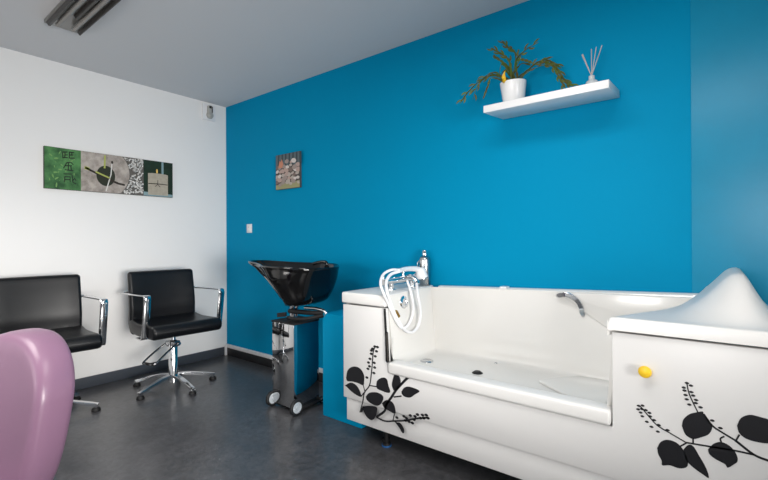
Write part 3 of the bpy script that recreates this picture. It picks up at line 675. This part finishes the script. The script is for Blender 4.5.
# mauve chair in the foreground
mv = empty('mauve_chair', (1.942, -2.008, 0), math.radians(-160)); tag(mv, 'mauve vinyl chair with rounded back in the left foreground', 'chair')
def mauve():
    bm = B(); rg = []; NA = 56
    def outl(s):
        P = []
        for i in range(NA):
            q = 2*PI*i/NA; cw, sw_ = math.cos(q), math.sin(q)
            x = .235*math.copysign(abs(cw)**.93, cw); z = (.212 if sw_ > 0 else .40)*math.copysign(abs(sw_)**(1.0 if sw_ > 0 else .62), sw_)
            x *= 1-.16*max(0, -z/.40)
            P.append((x*s, z*s))
        return P
    def place(u, w, v):   # u width, w depth (front +), v height above the widest line
        return (u, w+.55*u*u-.12*v, .615+v)
    prof = [(.0, .072), (.4, .071), (.7, .069), (.84, .067), (.91, .063), (.955, .055), (.985, .042), (1.0, .016), (1.0, -.016), (.99, -.040), (.965, -.055), (.92, -.062), (.84, -.068), (.6, -.073), (.3, -.075), (0, -.075)]
    for s, w in prof[1:-1]: rg.append([place(x, w, z) for x, z in outl(s)])
    R_ = loft(bm, rg, True)
    for idx, (s, w) in ((0, prof[0]), (-1, prof[-1])):
        c = bm.verts.new(place(0, w, 0)); r = R_[idx]
        for k in range(NA): bm.faces.new((r[k], r[(k+1) % NA], c))
    return bm
obj('backrest', mauve(), M_pink, mv, 70)
bm = B(); rg = []
for z, s in ((.26, .80), (.255, .94), (.27, 1.0), (.305, 1.0), (.325, .95), (.335, .8), (.337, .4)):
    rg.append([(.20*s*math.copysign(abs(math.cos(q))**.7, math.cos(q)), .27+.21*s*math.copysign(abs(math.sin(q))**.7, math.sin(q)), z) for q in [2*PI*i/36 for i in range(36)]])
loft(bm, rg, True, True); obj('seat', bm, M_pink, mv, 60)
bm = B(); lathe(bm, [(0, .0), (.20, 0), (.205, .006), (.18, .018), (.05, .03), (.035, .05), (.035, .235), (.09, .262), (0, .262)], (0, .2, .0005), 36); obj('pedestal', bm, M_chrome, mv)

# ------------------------------------------------------------------ mobile shampoo basin
tr = empty('shampoo_basin', (1.58, -.44, 0)); tag(tr, 'black shampoo basin on wheeled mirror-steel cabinet by the blue wall', 'salon basin')
def tb(name, bm, m, par=None, smooth=40):
    bmesh.ops.translate(bm, verts=bm.verts, vec=-Vector((1.58, -.44, 0))); return obj(name, bm, m, par or tr, smooth)
X0, X1, Y0, Y1 = 1.472, 1.700, -.56, -.335
bm = B(); box(bm, (X0, Y0, .03), (X1, Y1, .585), .003); tb('cabinet', bm, M_mirror)
bm = B(); box(bm, (X0-.004, Y0-.004, .585), (X1+.006, Y1+.004, .597), .003); tb('top_plate', bm, M_rubber)
bm = B(); box(bm, (X0, Y0+.01, .018), (X1+.02, Y1+.03, .03), .002); tb('base_plate', bm, M_rubber)
for wx, wy in ((X0-.004, Y0+.004), (X1+.032, Y0-.006), (X0-.004, Y1), (X1+.004, Y1+.02)):
    r_ = 1 if wy < -.5 else .45
    MW = Matrix.Translation((wx, wy, .0525*r_)) @ Matrix.Rotation(PI/2, 4, 'Y') @ Matrix.Diagonal((r_, r_, 1, 1))
    bm = B(); lathe(bm, [(.036, -.010), (.046, -.012), (.052, -.008), (.052, .008), (.046, .012), (.036, .010)], n=32, M=MW)
    w = tb('wheel', bm, M_tyre)
    bm = B(); lathe(bm, [(0, .014), (.010, .014), (.014, .008), (.026, .008), (.029, .0125), (.036, .010), (.036, -.010), (.029, -.0125), (.026, -.008), (.014, -.008), (.010, -.014), (0, -.014)], n=28, M=MW)
    tb('hub', bm, M_hub, w)
bm = B(); cyl(bm, (1.545, -.44, .595), (1.545, -.44, .72), .020, n=20); cyl(bm, (1.545, -.44, .595), (1.545, -.44, .605), .035, n=20); cyl(bm, (1.59, -.44, .62), (1.59, -.44, .70), .012, n=14); tb('post', bm, M_chrome)
bm = B(); tube(bm, catmull([(1.55, -.47, .655), (1.65, -.48, .66), (1.78, -.47, .665), (1.87, -.45, .668)], 6), .016, 12); tube(bm, catmull([(1.57, -.50, .615), (1.66, -.52, .618), (1.78, -.50, .632), (1.875, -.455, .655)], 6), .013, 12); hn = tb('push_handle', bm, M_rubber)
bm = B(); tube(bm, catmull([(1.70, -.46, .690), (1.80, -.455, .694), (1.87, -.45, .685), (1.895, -.45, .668), (1.885, -.45, .652)], 5), .011, 10); tb('handle_end', bm, M_chrome, hn)
bm = B(); strap(bm, [(1.50, -.46, .625), (1.43, -.48, .615)], .03, .012, (0, 0, 1)); tb('tilt_lever', bm, M_rubber)
# basin bowl
def basin():
    bm = B(); N = 64; C = Vector((1.60, -.44, 0))
    def plan(q):   # rim outline: rounded bowl with a neck tongue to -x
        c, s = math.cos(q), math.sin(q)
        u = .288*math.copysign(abs(c)**.75, c) if c > 0 else .26*c
        v = .245*math.copysign(abs(s)**.85, s)
        return u, v
    rim = []
    for i in range(N):
        q = 2*PI*i/N; u, v = plan(q)
        w = max(0, -math.cos(q)); tong = sstep(.35, .95, w)
        u -= .235*tong; v *= 1-.38*sstep(.3, .75, w)*(1-.0*w)
        z = .985+.012*tong-.018*sstep(.3, 1, math.cos(q))-.006*abs(math.sin(q))
        rim.append((u, v, z, tong))
    Lp = [(0, -.115), (.08, -.135), (.25, -.175), (.45, -.235), (.65, -.30), (.80, -.375), (.92, -.43), (1, -.495)]
    Rp = [(0, .13), (.08, .195), (.25, .222), (.47, .242), (.79, .266), (1, .288)]
    def ev(T, t):
        for (a, x), (b, y) in zip(T, T[1:]):
            if t <= b: return x+(y-x)*(t-a)/(b-a)
        return T[-1][1]
    rings = []
    for t in (0, .05, .12, .22, .34, .46, .58, .70, .80, .88, .94, .98):
        r = []
        for u, v, z, tg in rim:
            k = (u+.495)/(.288+.495); lo, hi = ev(Lp, t), ev(Rp, t)
            uu = lo+(hi-lo)*k
            vv = v*(.50+.50*min(1, t/.75)**.6)*(1-.25*max(0, .3-k)*(1-t)*2)
            zz = .712+(z-.018-.712)*t
            r.append(C+Vector((uu, vv, zz)))
        rings.append(r)
    def off(f, dz):
        r = []
        for u, v, z, tg in rim: r.append(C+Vector((-.08+(u+.08)*f, v*f, z+dz)))
        return r
    rings += [off(1.012, -.012), off(1.016, -.004), off(1.008, .002), off(.985, .002), off(.955, -.006), off(.91, -.025)]
    for f, zz in ((.80, .93), (.72, .86), (.62, .80), (.5, .762), (.3, .748)):
        rings.append([C+Vector((.06+(u*.86)*f, v*f, zz)) for u, v, z, tg in rim])
    bead = [r[39]+Vector((0, -.002, 0)) for r in rings[2:12]]
    loft(bm, rings, True, True); return bm, bead
bb, bead = basin()
bz = tb('basin', bb, M_black, None, 60)
bm = B(); tube(bm, catmull(bead, 3), .005, 8); tb('side_bead', bm, M_black, bz)
bm = B(); tube(bm, catmull([(1.755, -.31, .95), (1.757, -.31, .985), (1.745, -.315, .997), (1.70, -.33, .994), (1.655, -.345, .982)], 6), .011, 12); cyl(bm, (1.755, -.31, .93), (1.755, -.31, .967), .018, n=18); tb('faucet', bm, M_black, bz)
bm = B(); lathe(bm, [(0, .01), (.03, .01), (.036, 0)], (1.66, -.44, .749), 20); tb('drain', bm, M_chrome, bz)
bm = B(); lathe(bm, [(0, 0), (.075, 0), (.075, .012), (.04, .02), (0, .02)], (1.58, -.44, .697), 20); tb('tilt_plate', bm, M_rubber)
